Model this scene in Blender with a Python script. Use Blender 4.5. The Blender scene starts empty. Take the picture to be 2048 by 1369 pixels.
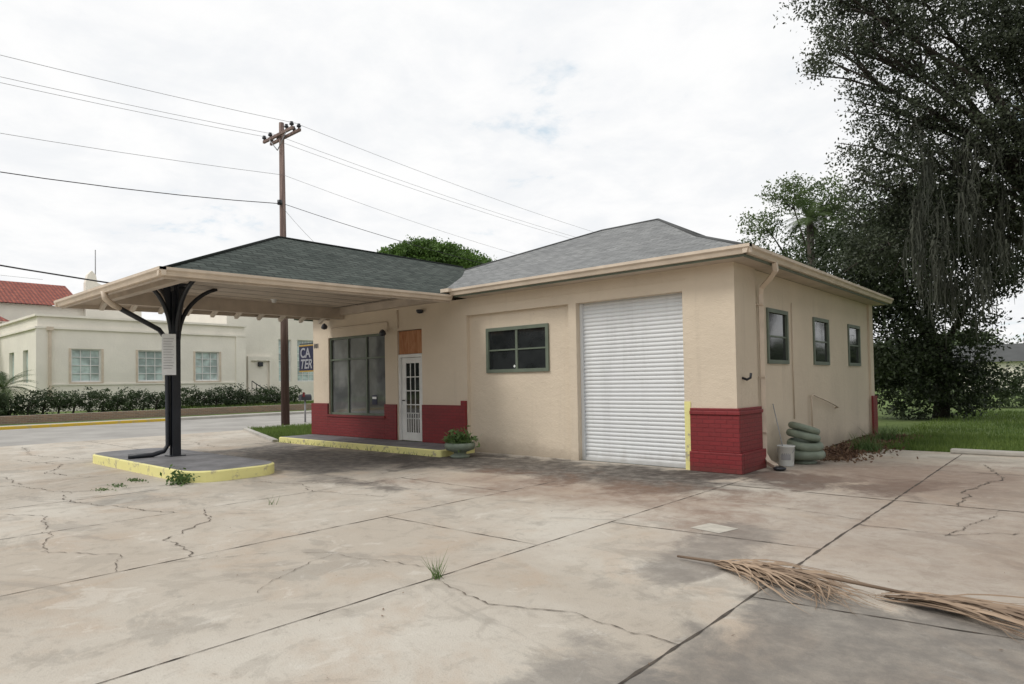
import bpy, bmesh, math, random
import numpy as np
from mathutils import Vector, Matrix
random.seed(7); rng=np.random.default_rng(7)
S=bpy.context.scene
COL=S.collection

# ---------------------------------------------------------------- nodes
class NT:
    def __init__(s,name,rough=.8):
        s.m=bpy.data.materials.new(name); s.m.use_nodes=True
        s.t=s.m.node_tree; s.n=s.t.nodes; s.l=s.t.links
        s.b=s.n['Principled BSDF']; s.b.inputs['Roughness'].default_value=rough
        s.tc=s.n.new('ShaderNodeTexCoord')
    def link(s,a,b): s.l.new(a,b)
    def _set(s,sock,v):
        if hasattr(v,'is_output'): s.l.new(v,sock)
        else:
            if sock.type=='RGBA' and len(v)==3: v=(*v,1)
            sock.default_value=v
    def noise(s,scale,detail=4,rough=.55,vec=None,stretch=None,dist=0):
        n=s.n.new('ShaderNodeTexNoise'); n.inputs['Scale'].default_value=scale
        n.inputs['Detail'].default_value=detail; n.inputs['Roughness'].default_value=rough
        n.inputs['Distortion'].default_value=dist
        v=vec or s.tc.outputs['Object']
        if stretch:
            mp=s.n.new('ShaderNodeMapping'); mp.inputs['Scale'].default_value=stretch; s.link(v,mp.inputs[0]); v=mp.outputs[0]
        s.link(v,n.inputs['Vector']); return n.outputs['Fac']
    def ramp(s,f,a,b,ca=0.,cb=1.):
        n=s.n.new('ShaderNodeMapRange'); n.interpolation_type='SMOOTHSTEP'
        s._set(n.inputs[0],f); n.inputs[1].default_value=a; n.inputs[2].default_value=b
        n.inputs[3].default_value=ca; n.inputs[4].default_value=cb; return n.outputs[0]
    def mix(s,f,a,b,mode='MIX'):
        n=s.n.new('ShaderNodeMix'); n.data_type='RGBA'; n.blend_type=mode
        s._set(n.inputs[0],f); s._set(n.inputs[6],a); s._set(n.inputs[7],b); return n.outputs[2]
    def math(s,op,a,b=0.,c=0.):
        n=s.n.new('ShaderNodeMath'); n.operation=op; s._set(n.inputs[0],a); s._set(n.inputs[1],b); s._set(n.inputs[2],c); return n.outputs[0]
    def xyz(s,v=None):
        n=s.n.new('ShaderNodeSeparateXYZ'); s.link(v or s.tc.outputs['Object'],n.inputs[0]); return n.outputs
    def comb(s,x,y,z=0.):
        n=s.n.new('ShaderNodeCombineXYZ'); s._set(n.inputs[0],x); s._set(n.inputs[1],y); s._set(n.inputs[2],z); return n.outputs[0]
    def bump(s,h,strength=.3,dist=.01):
        n=s.n.new('ShaderNodeBump'); n.inputs['Strength'].default_value=strength; n.inputs['Distance'].default_value=dist
        s.link(h,n.inputs['Height']); s.link(n.outputs[0],s.b.inputs['Normal'])
    def col(s,c): s._set(s.b.inputs['Base Color'],c); return s
    def brick(s,vec,w,h,c1,c2,mort,ms=.008,bias=0.):
        n=s.n.new('ShaderNodeTexBrick'); s.link(vec,n.inputs['Vector'])
        for k,v in (('Scale',1.),('Brick Width',w),('Row Height',h),('Mortar Size',ms),('Mortar Smooth',.3),('Bias',bias)): n.inputs[k].default_value=v
        for k,v in (('Color1',c1),('Color2',c2),('Mortar',mort)): n.inputs[k].default_value=(*v,1)
        return n.outputs

def simple(name,c,rough=.6,var=.15,scale=3,bump=0,bscale=60,metal=0,dirt=None):
    k=NT(name,rough); n=k.noise(scale,5,.6)
    c2=tuple(x*(1-var) for x in c); c1=tuple(min(1,x*(1+var*.6)) for x in c)
    k.col(k.mix(k.ramp(n,.3,.7),c2,c1)); k.b.inputs['Metallic'].default_value=metal
    if bump: k.bump(k.noise(bscale,4),bump,.01)
    return k.m

def stucco(name,base,dirtc=(.27,.22,.17),amt=1.):
    k=NT(name,.9)
    n1=k.noise(.7,5,.6); n2=k.noise(8,5,.6); st=k.noise(1,5,.6,stretch=(4,4,.3)); z=k.xyz()[2]
    c=k.mix(k.ramp(n1,.35,.7),tuple(x*.92 for x in base),base)
    c=k.mix(k.math('MULTIPLY',k.ramp(st,.56,.78),.14*amt),c,dirtc)
    low=k.math('ADD',z,k.math('MULTIPLY',k.math('SUBTRACT',n1,.5),.7))
    c=k.mix(k.ramp(low,.0,.45,.55*amt,0.),c,dirtc)
    c=k.mix(k.math('MULTIPLY',k.ramp(n2,.68,.76),.3*amt),c,dirtc)
    k.col(c); h=k.math('ADD',k.noise(45,5,.65),k.math('MULTIPLY',k.noise(9,4),1.3))
    k.bump(h,.6,.014); return k.m

M={}
M['stucco']=stucco('stucco_cream',(.71,.61,.48))
M['stucco2']=stucco('stucco_offwhite',(.88,.835,.735),amt=.35)
M['trim']=simple('tan_trim_paint',(.64,.54,.43),.5,.1)
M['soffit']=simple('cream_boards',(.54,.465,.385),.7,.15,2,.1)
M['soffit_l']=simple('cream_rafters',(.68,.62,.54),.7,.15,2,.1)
M['green']=simple('sage_green_paint',(.135,.165,.125),.55,.15)
M['white']=simple('white_paint',(.75,.75,.73),.5,.1)
M['black']=simple('black_paint',(.016,.019,.026),.4,.3)
k=NT('yellow_curb_paint',.7); n=k.noise(6,6,.7); z=k.xyz()[2]
k.col(k.mix(k.ramp(n,.54,.66),(.80,.75,.32),(.45,.41,.27))); k.bump(k.noise(30),.4); M['yellow']=k.m
k=NT('kerb_yellow_orange',.7); n=k.noise(3,5,.7); k.col(k.mix(k.ramp(n,.5,.7),(.62,.42,.04),(.4,.34,.2))); M['yellow2']=k.m
k=NT('red_painted_brick',.55); x,y,z=k.xyz(); v=k.comb(k.math('ADD',x,y),z)
br=k.brick(v,.215,.075,(.225,.020,.024),(.190,.018,.021),(.15,.014,.017),.007)
n=k.noise(14,5,.7); c=k.mix(k.math('MULTIPLY',k.ramp(n,.55,.75),.3),br[0],(.28,.05,.05))
c=k.mix(k.ramp(k.math('ADD',z,k.math('MULTIPLY',n,.3)),.15,.35,.5,0.),c,(.10,.04,.03)); k.col(c)
h=k.math('ADD',k.math('MULTIPLY',br[1],-.9),k.math('MULTIPLY',k.noise(25),.6)); k.bump(h,.6,.010); M['brick']=k.m
k=NT('low_wall_brick',.9); x,y,z=k.xyz(); v=k.comb(k.math('ADD',x,y),z)
br=k.brick(v,.22,.08,(.30,.19,.13),(.22,.15,.11),(.3,.27,.22),.01); k.col(br[0]); M['brick2']=k.m
def shingle(name,a,b,m):
    k=NT(name,.95); uv=k.tc.outputs['UV']
    br=k.brick(uv,.33,.15,a,b,m,.012); n=k.noise(1.2,4,.6); n2=k.noise(90,2); n3=k.noise(7,3,.6,vec=uv,stretch=(.5,1.4,1))
    c=k.mix(k.ramp(n,.35,.7,.0,.35),br[0],tuple(x*1.4 for x in a))
    c=k.mix(k.ramp(n3,.45,.65,.0,.6),c,m)
    c=k.mix(k.ramp(n2,.4,.7,.0,.3),c,m); 
    yy=k.xyz(uv)[1]; saw=k.math('FRACT',k.math('DIVIDE',yy,.15))
    c=k.mix(k.ramp(saw,.0,.16,.7,0.),c,tuple(x*.5 for x in m)); k.col(c)
    h=k.math('ADD',k.math('MULTIPLY',br[1],-1.),k.math('MULTIPLY',saw,-1.2)); k.bump(h,.8,.015)
    k.b.inputs['Specular IOR Level'].default_value=.2; return k.m
M['sh_dark']=shingle('dark_green_shingles',(.052,.065,.058),(.108,.125,.112),(.024,.030,.027))
M['sh_light']=shingle('grey_shingles',(.22,.225,.225),(.33,.335,.33),(.135,.14,.14))
k=NT('red_roof_tiles',.8); x,y,z=k.xyz()
w=k.n.new('ShaderNodeTexWave'); w.bands_direction='Y'; w.inputs['Scale'].default_value=1.3; k.link(k.tc.outputs['Object'],w.inputs[0])
w2=k.math('FRACT',k.math('MULTIPLY',z,3.2)); n=k.noise(3,5)
c=k.mix(k.ramp(n,.35,.65),(.24,.055,.035),(.36,.10,.06)); c=k.mix(k.math('MULTIPLY',k.ramp(w.outputs[1],.0,.5,1.,0.),.6),c,(.08,.02,.02))
c=k.mix(k.math('MULTIPLY',k.ramp(w2,.0,.25,1.,0.),.5),c,(.08,.02,.02)); k.col(c); k.bump(w.outputs[1],1.,.06); M['tile']=k.m
def glass(name,c,r=.06,sc=1.):
    k=NT(name,r); n=k.noise(1.3*sc,3); k.col(k.mix(k.ramp(n,.4,.65),c,tuple(x*1.7+.004 for x in c)))
    k.b.inputs['Specular IOR Level'].default_value=.8
    k.bump(k.noise(1.1,1),.06,.02); return k.m
M['glass']=glass('dark_window_glass',(.016,.018,.019))
M['glass2']=glass('office_window_glass',(.10,.105,.108),.04)
M['glass3']=glass('pale_blind_glass',(.33,.40,.38),.15)
k=NT('roller_door_paint',.45); st=k.noise(1,5,.6,stretch=(4,4,.5)); n=k.noise(5,5); z=k.xyz()[2]
c=k.mix(k.ramp(st,.45,.75,0.,.35),(.70,.72,.73),(.48,.49,.49)); c=k.mix(k.ramp(k.math('ADD',z,k.math('MULTIPLY',n,.4)),.15,.5,.45,0.),c,(.32,.29,.25)); k.col(c); M['door']=k.m
k=NT('plywood',.8); n=k.noise(1,5,.6,stretch=(9,2,1.5),dist=1.); k.col(k.mix(k.ramp(n,.35,.7),(.34,.13,.055),(.50,.26,.13))); M['ply']=k.m
k=NT('weathered_pole_wood',.9); n=k.noise(1,5,.6,stretch=(14,14,.6)); z=k.xyz()[2]
c=k.mix(k.ramp(n,.35,.7),(.12,.08,.07),(.28,.20,.17)); c=k.mix(k.ramp(z,3.,4.5,.75,0.),c,(.05,.022,.016)); k.col(c); k.bump(n,.5,.02); M['wood']=k.m
M['bark']=simple('oak_bark',(.06,.05,.04),.95,.4,4,.8,12)
M['wire']=simple('wire_black',(.02,.02,.022),.5,.1)
M['wire2']=simple('wire_grey',(.3,.3,.31),.5,.1)
M['asphalt']=simple('worn_asphalt',(.36,.345,.32),.9,.18,.6,.3,60)
M['walk']=simple('pavement_concrete',(.44,.42,.38),.9,.15,1.,.2,40)
M['slabtop']=simple('grey_painted_slab',(.19,.19,.20),.7,.3,2.5,.2,30)
M['planter']=simple('painted_tyre_green',(.20,.24,.185),.6,.2,5,.2,30)
M['soil']=simple('soil_mulch',(.075,.035,.022),1,.5,12,.8,30)
M['bucket']=simple('bucket_plastic',(.62,.64,.62),.4,.1)
M['blue']=simple('sign_blue',(.010,.014,.05),.5,.1)
M['signyel']=simple('sign_yellow',(.40,.24,.03),.5,.1)
M['signwhite']=simple('sign_lettering',(.32,.33,.36),.5,.1)
M['paper']=simple('notice_paper',(.84,.86,.86),.7,.04,8)
M['ink']=simple('ink_dark',(.05,.05,.06),.7,.1)
M['joint']=simple('joint_dark',(.085,.07,.056),1,.5,6)
M['crack']=simple('crack_dark',(.15,.125,.10),1,.5,9)

def leafmat(name,a,b,trans=.25,rough=.6):
    k=NT(name,rough)
    at=k.n.new('ShaderNodeAttribute'); at.attribute_name='rnd'
    n=k.noise(.55,3); f=k.math('ADD',k.math('MULTIPLY',at.outputs['Fac'],.6),k.math('MULTIPLY',k.ramp(n,.35,.65),.4))
    c=k.mix(f,a,b); k.col(c)
    tr=k.n.new('ShaderNodeBsdfTranslucent'); k.link(c,tr.inputs[0])
    mx=k.n.new('ShaderNodeMixShader'); mx.inputs[0].default_value=trans
    k.link(k.b.outputs[0],mx.inputs[1]); k.link(tr.outputs[0],mx.inputs[2]); k.link(mx.outputs[0],k.n['Material Output'].inputs[0])
    return k.m
M['oak']=leafmat('oak_leaves',(.025,.034,.020),(.095,.115,.065),.28)
M['shade']=leafmat('shrub_leaves_dark',(.016,.025,.011),(.055,.08,.032),.2)
M['mid']=leafmat('light_tree_leaves',(.05,.085,.028),(.16,.22,.085),.4)
M['lime']=leafmat('bright_tree_leaves',(.05,.10,.015),(.12,.22,.04),.3)
M['hedge']=leafmat('hedge_leaves',(.018,.032,.012),(.055,.09,.028),.2)
M['far']=leafmat('far_leaves',(.03,.05,.02),(.10,.14,.055),.2)
M['grass']=leafmat('grass_blades',(.07,.13,.024),(.21,.29,.07),.35)
M['weed']=leafmat('weed_leaves',(.06,.12,.03),(.16,.24,.08),.3)
M['moss']=leafmat('spanish_moss',(.035,.04,.03),(.095,.10,.076),.2,.95)
M['straw']=leafmat('dry_palm_straw',(.11,.07,.045),(.47,.345,.24),.1,.7)
M['litter']=leafmat('leaf_litter',(.10,.05,.03),(.24,.16,.10),.1,.9)
k=NT('grass_ground',1); n=k.noise(.25,6,.7); n2=k.noise(9,5,.7)
c=k.mix(k.ramp(n,.35,.65),(.09,.15,.03),(.18,.24,.07)); c=k.mix(k.ramp(n2,.4,.75,0.,.6),c,(.04,.07,.015))
c=k.mix(k.ramp(k.noise(.6,5),.62,.72,0.,.5),c,(.16,.11,.06)); k.col(c); k.bump(n2,.8,.05); M['ground']=k.m

# concrete lot
k=NT('stained_concrete',.9); x,y,z=k.xyz()
nA=k.noise(.22,6,.6,dist=.4); nB=k.noise(.9,7,.68,dist=.6); nC=k.noise(5,6,.7); nD=k.noise(70,3,.7); nE=k.noise(.45,7,.66,stretch=(1,1.7,1),dist=1.)
nF=k.noise(22,5,.75); nG=k.noise(1.7,7,.7,stretch=(1.3,1,1),dist=.8)
sx=k.math('FLOOR',k.math('DIVIDE',k.math('SUBTRACT',x,.31),2.26)); sy=k.math('FLOOR',k.math('DIVIDE',k.math('ADD',y,k.math('MULTIPLY',sx,1.4)),3.1))
wn=k.n.new('ShaderNodeTexWhiteNoise'); wn.noise_dimensions='2D'; k.link(k.comb(sx,sy),wn.inputs['Vector'])
c=k.mix(k.ramp(nA,.36,.62),(.45,.395,.325),(.57,.53,.46))
c=k.mix(k.math('MULTIPLY',wn.outputs['Value'],.15),c,(.35,.32,.28))
c=k.mix(k.ramp(nB,.47,.70,0.,.5),c,(.43,.325,.235))
c=k.mix(k.ramp(nE,.55,.61,0.,.42),c,(.27,.245,.21))
c=k.mix(k.ramp(nG,.54,.60,0.,.32),c,(.31,.275,.23))
c=k.mix(k.ramp(nG,.36,.42,.35,0.),c,(.64,.605,.54))
c=k.mix(k.ramp(nC,.5,.8,0.,.45),c,(.24,.21,.17))
c=k.mix(k.ramp(nF,.55,.75,0.,.42),c,(.25,.215,.175))
c=k.mix(k.ramp(nD,.55,.8,0.,.45),c,(.18,.155,.125))
c=k.mix(k.ramp(nD,.2,.42,.35,0.),c,(.68,.64,.575))
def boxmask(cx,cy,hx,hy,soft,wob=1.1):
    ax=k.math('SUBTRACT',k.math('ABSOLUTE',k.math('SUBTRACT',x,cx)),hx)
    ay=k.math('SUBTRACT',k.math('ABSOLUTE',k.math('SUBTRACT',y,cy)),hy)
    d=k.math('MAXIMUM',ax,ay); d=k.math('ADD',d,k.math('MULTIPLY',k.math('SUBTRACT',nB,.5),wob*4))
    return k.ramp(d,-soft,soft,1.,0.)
def stain_or_shade(c,mask,amt,colr):
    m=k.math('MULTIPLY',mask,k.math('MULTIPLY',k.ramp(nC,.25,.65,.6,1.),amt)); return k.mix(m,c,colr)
c=stain_or_shade(c,boxmask(-9.0,-2.7,3.2,1.6,.8),.93,(.065,.058,.054))  # canopy shadow and staining, both painted into the concrete colour
c=stain_or_shade(c,boxmask(-3.6,-1.3,4.0,1.2,.6),.93,(.055,.046,.040))
c=stain_or_shade(c,boxmask(.9,-.2,1.8,.7,.4),.9,(.05,.038,.032))
c=stain_or_shade(c,boxmask(-1.3,-2.9,2.6,.9,.7),.6,(.23,.13,.08))
c=stain_or_shade(c,boxmask(2.0,1.2,1.6,1.6,.8),.6,(.16,.105,.078))
c=stain_or_shade(c,boxmask(4.2,-1.0,3.0,4.2,1.),.5,(.24,.165,.125))
c=stain_or_shade(c,boxmask(4.4,-7.1,1.9,1.5,.12,.35),.80,(.145,.134,.122))
c=stain_or_shade(c,boxmask(2.45,-8.2,.45,.8,.12,.45),.6,(.17,.158,.145))
c=stain_or_shade(c,boxmask(1.7,-4.9,.3,1.2,.1,.4),.7,(.19,.17,.15))
c=stain_or_shade(c,boxmask(-4.2,-4.4,.9,.15,.2,.4),.8,(.08,.068,.06))
c=stain_or_shade(c,boxmask(-6,-7.2,.7,.5,.15,.5),.4,(.15,.14,.125))
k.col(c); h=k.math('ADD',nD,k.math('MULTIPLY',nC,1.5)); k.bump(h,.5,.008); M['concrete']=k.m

# ---------------------------------------------------------------- mesh helpers
def mkobj(name,verts,faces,mat,parent=None,smooth=False):
    me=bpy.data.meshes.new(name); me.from_pydata([tuple(v) for v in verts],[],faces); me.update()
    if mat: me.materials.append(M[mat] if isinstance(mat,str) else mat)
    if smooth: me.polygons.foreach_set('use_smooth',[True]*len(me.polygons))
    o=bpy.data.objects.new(name,me); COL.objects.link(o)
    if parent: o.parent=parent
    return o
def E(name):
    o=bpy.data.objects.new(name,None); o.empty_display_size=.2; COL.objects.link(o); return o
BF=[(0,3,2,1),(4,5,6,7),(0,1,5,4),(1,2,6,5),(2,3,7,6),(3,0,4,7)]
def bv(x0,x1,y0,y1,z0,z1): return [(x0,y0,z0),(x1,y0,z0),(x1,y1,z0),(x0,y1,z0),(x0,y0,z1),(x1,y0,z1),(x1,y1,z1),(x0,y1,z1)]
def boxes(name,lst,mat,parent=None,bevel=0):
    V=[];F=[]
    for b in lst:
        o=len(V); V+=bv(*b); F+=[tuple(i+o for i in f) for f in BF]
    ob=mkobj(name,V,F,mat,parent)
    if bevel:
        m=ob.modifiers.new('b','BEVEL'); m.width=bevel; m.segments=2; m.limit_method='ANGLE'
    return ob
def box(name,x0,x1,y0,y1,z0,z1,mat,parent=None,bevel=0): return boxes(name,[(x0,x1,y0,y1,z0,z1)],mat,parent,bevel)
def tubegeo(pts,r,n=8,sq=False):
    pts=[Vector(p) for p in pts]; V=[];F=[]
    rs=r if hasattr(r,'__len__') else [r]*len(pts)
    up=Vector((0,0,1)); prev=None
    for i,p in enumerate(pts):
        t=(pts[min(i+1,len(pts)-1)]-pts[max(i-1,0)]).normalized()
        if prev is None:
            a=t.cross(up if abs(t.z)<.95 else Vector((0,1,0))).normalized()
        else:
            a=(prev-t*prev.dot(t)).normalized()
        prev=a; b=t.cross(a)
        for j in range(n):
            an=2*math.pi*(j+(.5 if sq else 0))/n
            V.append(p+(a*math.cos(an)+b*math.sin(an))*rs[i])
    for i in range(len(pts)-1):
        for j in range(n):
            F.append((i*n+j,i*n+(j+1)%n,(i+1)*n+(j+1)%n,(i+1)*n+j))
    F.append(tuple(range(n-1,-1,-1))); F.append(tuple((len(pts)-1)*n+j for j in range(n)))
    return V,F
def tube(name,pts,r,mat,parent=None,n=8,sq=False):
    V,F=tubegeo(pts,r,n,sq); return mkobj(name,V,F,mat,parent,smooth=not sq)
def tubes(name,lst,mat,parent=None,n=8,sq=False):
    V=[];F=[]
    for pts,r in lst:
        v,f=tubegeo(pts,r,n,sq); o=len(V); V+=v; F+=[tuple(i+o for i in q) for q in f]
    return mkobj(name,V,F,mat,parent,not sq)
def lathe(name,prof,c,mat,parent=None,n=32,tilt=None):
    V=[];F=[]
    for (r,z) in prof:
        for j in range(n):
            a=2*math.pi*j/n; V.append(Vector((r*math.cos(a),r*math.sin(a),z)))
    for i in range(len(prof)-1):
        for j in range(n): F.append((i*n+j,i*n+(j+1)%n,(i+1)*n+(j+1)%n,(i+1)*n+j))
    if tilt: R=Matrix.Rotation(tilt[0],3,'X')@Matrix.Rotation(tilt[1],3,'Y'); V=[R@v for v in V]
    return mkobj(name,[v+Vector(c) for v in V],F,mat,parent,True)
def roof(name,polys,mat,parent):
    V=[];F=[]
    for p in polys:
        o=len(V); V+=[Vector(q) for q in p]; F.append(tuple(range(o,o+len(p))))
    ob=mkobj(name,V,F,mat,parent); me=ob.data; uv=me.uv_layers.new(name='UVMap')
    for po in me.polygons:
        n=po.normal; h=Vector((0,0,1)).cross(n)
        if h.length<1e-4: h=Vector((1,0,0))
        h.normalize(); u=n.cross(h)
        for li in po.loop_indices:
            v=me.vertices[me.loops[li].vertex_index].co; uv.data[li].uv=(v.dot(h)+50,v.dot(u)+50)
    return ob
def npmesh(name,V,nv,mat,parent=None,rnd=None):
    nf=len(V)//nv; me=bpy.data.meshes.new(name)
    me.vertices.add(len(V)); me.vertices.foreach_set('co',V.astype(np.float32).ravel())
    me.loops.add(len(V)); me.loops.foreach_set('vertex_index',np.arange(len(V),dtype=np.int32))
    me.polygons.add(nf); me.polygons.foreach_set('loop_start',np.arange(nf,dtype=np.int32)*nv)
    me.update(); me.validate()
    at=me.attributes.new('rnd','FLOAT','FACE'); at.data.foreach_set('value',(rng.random(nf) if rnd is None else rnd).astype(np.float32))
    me.materials.append(M[mat]); o=bpy.data.objects.new(name,me); COL.objects.link(o)
    if parent: o.parent=parent
    return o
def leaves_at(P,size,aspect=.5,droop=0.):
    n=len(P); d=rng.normal(size=(n,3)); d[:,2]-=droop; d/=np.linalg.norm(d,axis=1)[:,None]
    q=rng.normal(size=(n,3)); w=np.cross(d,q); w/=np.linalg.norm(w,axis=1)[:,None]
    s=(size*(.6+.8*rng.random(n)))[:,None]
    return np.stack([P-d*s*.5,P+w*s*aspect*.5,P+d*s*.5,P-w*s*aspect*.5],1).reshape(-1,3)
def clumps(blobs,dens,cl_r,nleaf,shell=.55,sq=.8):
    out=[]
    for (x,y,z,r) in blobs:
        n=max(3,int(dens*r*r))
        d=rng.normal(size=(n,3)); d/=np.linalg.norm(d,axis=1)[:,None]
        rr=r*(shell+(1.05-shell)*rng.random(n)**.8); c=np.array([x,y,z])+d*rr[:,None]*np.array([1,1,sq])
        cr=cl_r*(.6+.8*rng.random(n))
        o=rng.normal(size=(n,nleaf,3))*.5; o[:,:,2]*=.6
        P=c[:,None,:]+o*cr[:,None,None]; out.append(P.reshape(-1,3))
    return np.concatenate(out)
def tree(name,base,trunk,blobs,mat,dens=60,cl_r=.45,nleaf=60,leaf=.11,tr=.3,root=None,sq=.8,limbs=True,shell=.5,lf=.55):
    r=root or E(name); T=[]
    if limbs:
        T.append(([base,(Vector(base)+Vector(trunk))/2+Vector((.1,.1,0)),trunk],[tr*1.35,tr,tr*.85]))
        for b in blobs:
            a=Vector(trunk); e=Vector(b[:3]); m=(a+e)/2+Vector((random.uniform(-.6,.6),random.uniform(-.4,.4),.10*(e-a).length))
            pts=[a,a.lerp(m,.6)+Vector((0,0,random.uniform(-.2,.3))),m,m.lerp(e,.6)+Vector((0,0,.1)),e]; T.append((pts,[tr*lf,tr*lf*.7,tr*lf*.42,tr*lf*.22,.015]))
            for _ in range(5):
                q=e+Vector((random.gauss(0,1),random.gauss(0,1),random.gauss(0,.7))).normalized()*b[3]*.95
                s=m.lerp(e,random.uniform(.4,.9)); T.append(([s,(s+q)/2+Vector((0,0,.15)),q],[tr*.10,tr*.06,.01]))
        tubes('trunk_and_limbs',T,'bark',r)
    P=clumps(blobs,dens,cl_r,nleaf,shell,sq)
    npmesh('foliage',leaves_at(P,leaf),4,mat,r)
    return r

# ---------------------------------------------------------------- ground
g=300
mkobj('ground_grass',[(-g,-g,-.03),(g,-g,-.03),(g,g,-.03),(-g,g,-.03)],[(0,1,2,3)],'ground')
mkobj('road_street',[(-29,-200,-.014),(-18.9,-200,-.014),(-18.9,200,-.014),(-29,200,-.014)],[(0,1,2,3)],'asphalt')
lot=[(-18.9,-60),(40,-60),(40,5.3),(-.3,5.3),(-.3,.1),(-12.9,.1),(-12.95,-1.15),(-18.9,.9)]
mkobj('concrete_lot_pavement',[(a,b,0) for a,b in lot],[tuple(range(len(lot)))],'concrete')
box('street_kerb',-29.18,-29,-60,1.9,-.05,.11,'yellow2',None,.02)
box('street_kerb',-29.18,-29,1.9,60,-.05,.11,'walk',None,.02)
box('sidewalk_pavement',-30.3,-29.19,-200,200,-.05,.10,'walk')
box('verge_ground',-31.0,-30.31,-60,60,-.05,.12,'ground')
box('low_brick_wall',-31.3,-31.01,-60,14,-.05,.48,'brick2',None,.02)
box('terrace_ground',-80,-31.31,-60,60,-.05,.42,'ground')
def ribbon(P,w,z,jit=.0,seg=.12,wj=.5):
    P=[Vector((a,b,0)) for a,b in P]; pts=[]
    for a,b in zip(P[:-1],P[1:]):
        n=max(1,int((b-a).length/seg)); pts+=[a.lerp(b,i/n) for i in range(n)]
    pts.append(P[-1]); V=[]; off=0
    for i,p in enumerate(pts):
        t=(pts[min(i+1,len(pts)-1)]-pts[max(i-1,0)]).normalized(); nn=Vector((-t.y,t.x,0))
        off=off*.8+random.gauss(0,jit); ww=w*(1+random.uniform(-wj,wj))*.5
        for s in (-1,1):
            q=p+nn*(off+s*ww); V.append((q.x,q.y,z))
    F=[(2*i,2*i+2,2*i+3,2*i+1) for i in range(len(pts)-1)]
    return V,F
def ribbons(name,lst,mat,z,seg=.1,wj=.75,wf=1.):
    V=[];F=[]
    for P,w,j in lst:
        v,f=ribbon(P,w*wf,z,j,seg,wj); o=len(V); V+=v; F+=[tuple(i+o for i in q) for q in f]
    mkobj(name,V,F,mat)
J=[([(.3,-30),(.32,-.1)],.010,.0015),([(2.5,-30),(2.5,5.3)],.018,.002),([(-2,-30),(-2,-.05)],.011,.002),([(-4.4,-30),(-4.4,-.05)],.010,.002),
   ([(4.8,-30),(4.8,5.3)],.016,.002),([(-6.7,-30),(-6.6,-6.3)],.012,.003),([(-9.2,-30),(-9.2,-6.3)],.012,.003),([(-12.9,-30),(-12.9,-1.2)],.014,.003),
   ([(.3,-4.42),(2.5,-4.25)],.011,.003),([(-2,-5.78),(.3,-5.72)],.010,.003),([(.3,-1.2),(2.5,-1.2),(4.8,-1.15)],.018,.003),
   ([(2.5,-5.95),(4.8,-5.6),(9,-5.5)],.011,.006),([(-4.4,-3.6),(-2,-3.6)],.011,.003),([(-16,-1.3),(-6.1,-1.32)],.012,.003),([(-18.9,-4.3),(-12.3,-4.3)],.014,.004),
   ([(-6.6,-4.2),(-4.4,-4.2)],.010,.003),([(2.5,2.2),(9,2.2)],.016,.003)]
ribbons('pavement_joint_lines',J,'joint',.004)
C=[([(.3,-7.1),(1.1,-7.25),(1.7,-7.0),(2.5,-7.07)],.008,.012),([(-1.95,-8.3),(-1.6,-7.6),(-1.0,-7.1),(.28,-6.95)],.005,.018),
   ([(-1.0,-7.1),(-.8,-7.7),(-.5,-8.2)],.004,.015),([(-4.4,-6.9),(-3.6,-7.2),(-2.9,-7.9),(-2.0,-8.0)],.010,.02),
   ([(-9.2,-8.0),(-7.5,-7.6),(-6.6,-7.9),(-4.4,-7.3)],.010,.022),([(-12,-8.5),(-10.5,-7.8),(-9.2,-7.9)],.012,.022),([(-14,-7),(-12,-6.6),(-10.6,-7.2),(-9.3,-6.9)],.013,.022),
   ([(-7.5,-7.6),(-7.2,-6.9),(-6.9,-6.3)],.010,.018),([(-18,-6),(-15,-6.5),(-12.9,-6.0)],.015,.03),([(-17,-3),(-15.3,-2.5),(-13,-2.9)],.015,.03),
   ([(-6.6,-5.5),(-5.2,-5.0),(-4.4,-5.3),(-3.1,-4.9)],.009,.018),([(2.5,-2.9),(3.3,-3.0),(4.1,-2.2),(4.8,-2.3)],.009,.02),
   ([(3.3,-3.0),(3.6,-1.2)],.008,.015),([(.3,-2.6),(1.2,-2.4),(2.5,-2.7)],.006,.012),([(-12.5,-10),(-11,-9.6),(-9.2,-10),(-6.7,-9.2)],.012,.025),
   ([(3.0,3.4),(3.4,1.8),(3.1,.3),(3.2,-1.2)],.014,.02),([(-4.4,-8.6),(-3.4,-8.9),(-2.7,-8.5),(-2.0,-8.7)],.006,.018),([(-6.6,-8.9),(-5.6,-8.4),(-4.4,-8.7)],.007,.02)]
ribbons('pavement_crack_lines',C,'crack',.007,.05,.95)
M['patch']=simple('patch_light',(.50,.465,.40),.9,.15,8)
mkobj('pavement_patch',[(1.15,-4.15,.004),(1.5,-4.22,.004),(1.58,-3.9,.004),(1.22,-3.82,.004)],[(0,1,2,3)],'patch')
V,F=ribbon([(-12.97,-1.2),(-18.9,.86)],.16,.07,0,.5,.05)
o=mkobj('lot_edge_kerb',V,F,'walk'); m=o.modifiers.new('s','SOLIDIFY'); m.thickness=.09; m.offset=-1

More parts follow.
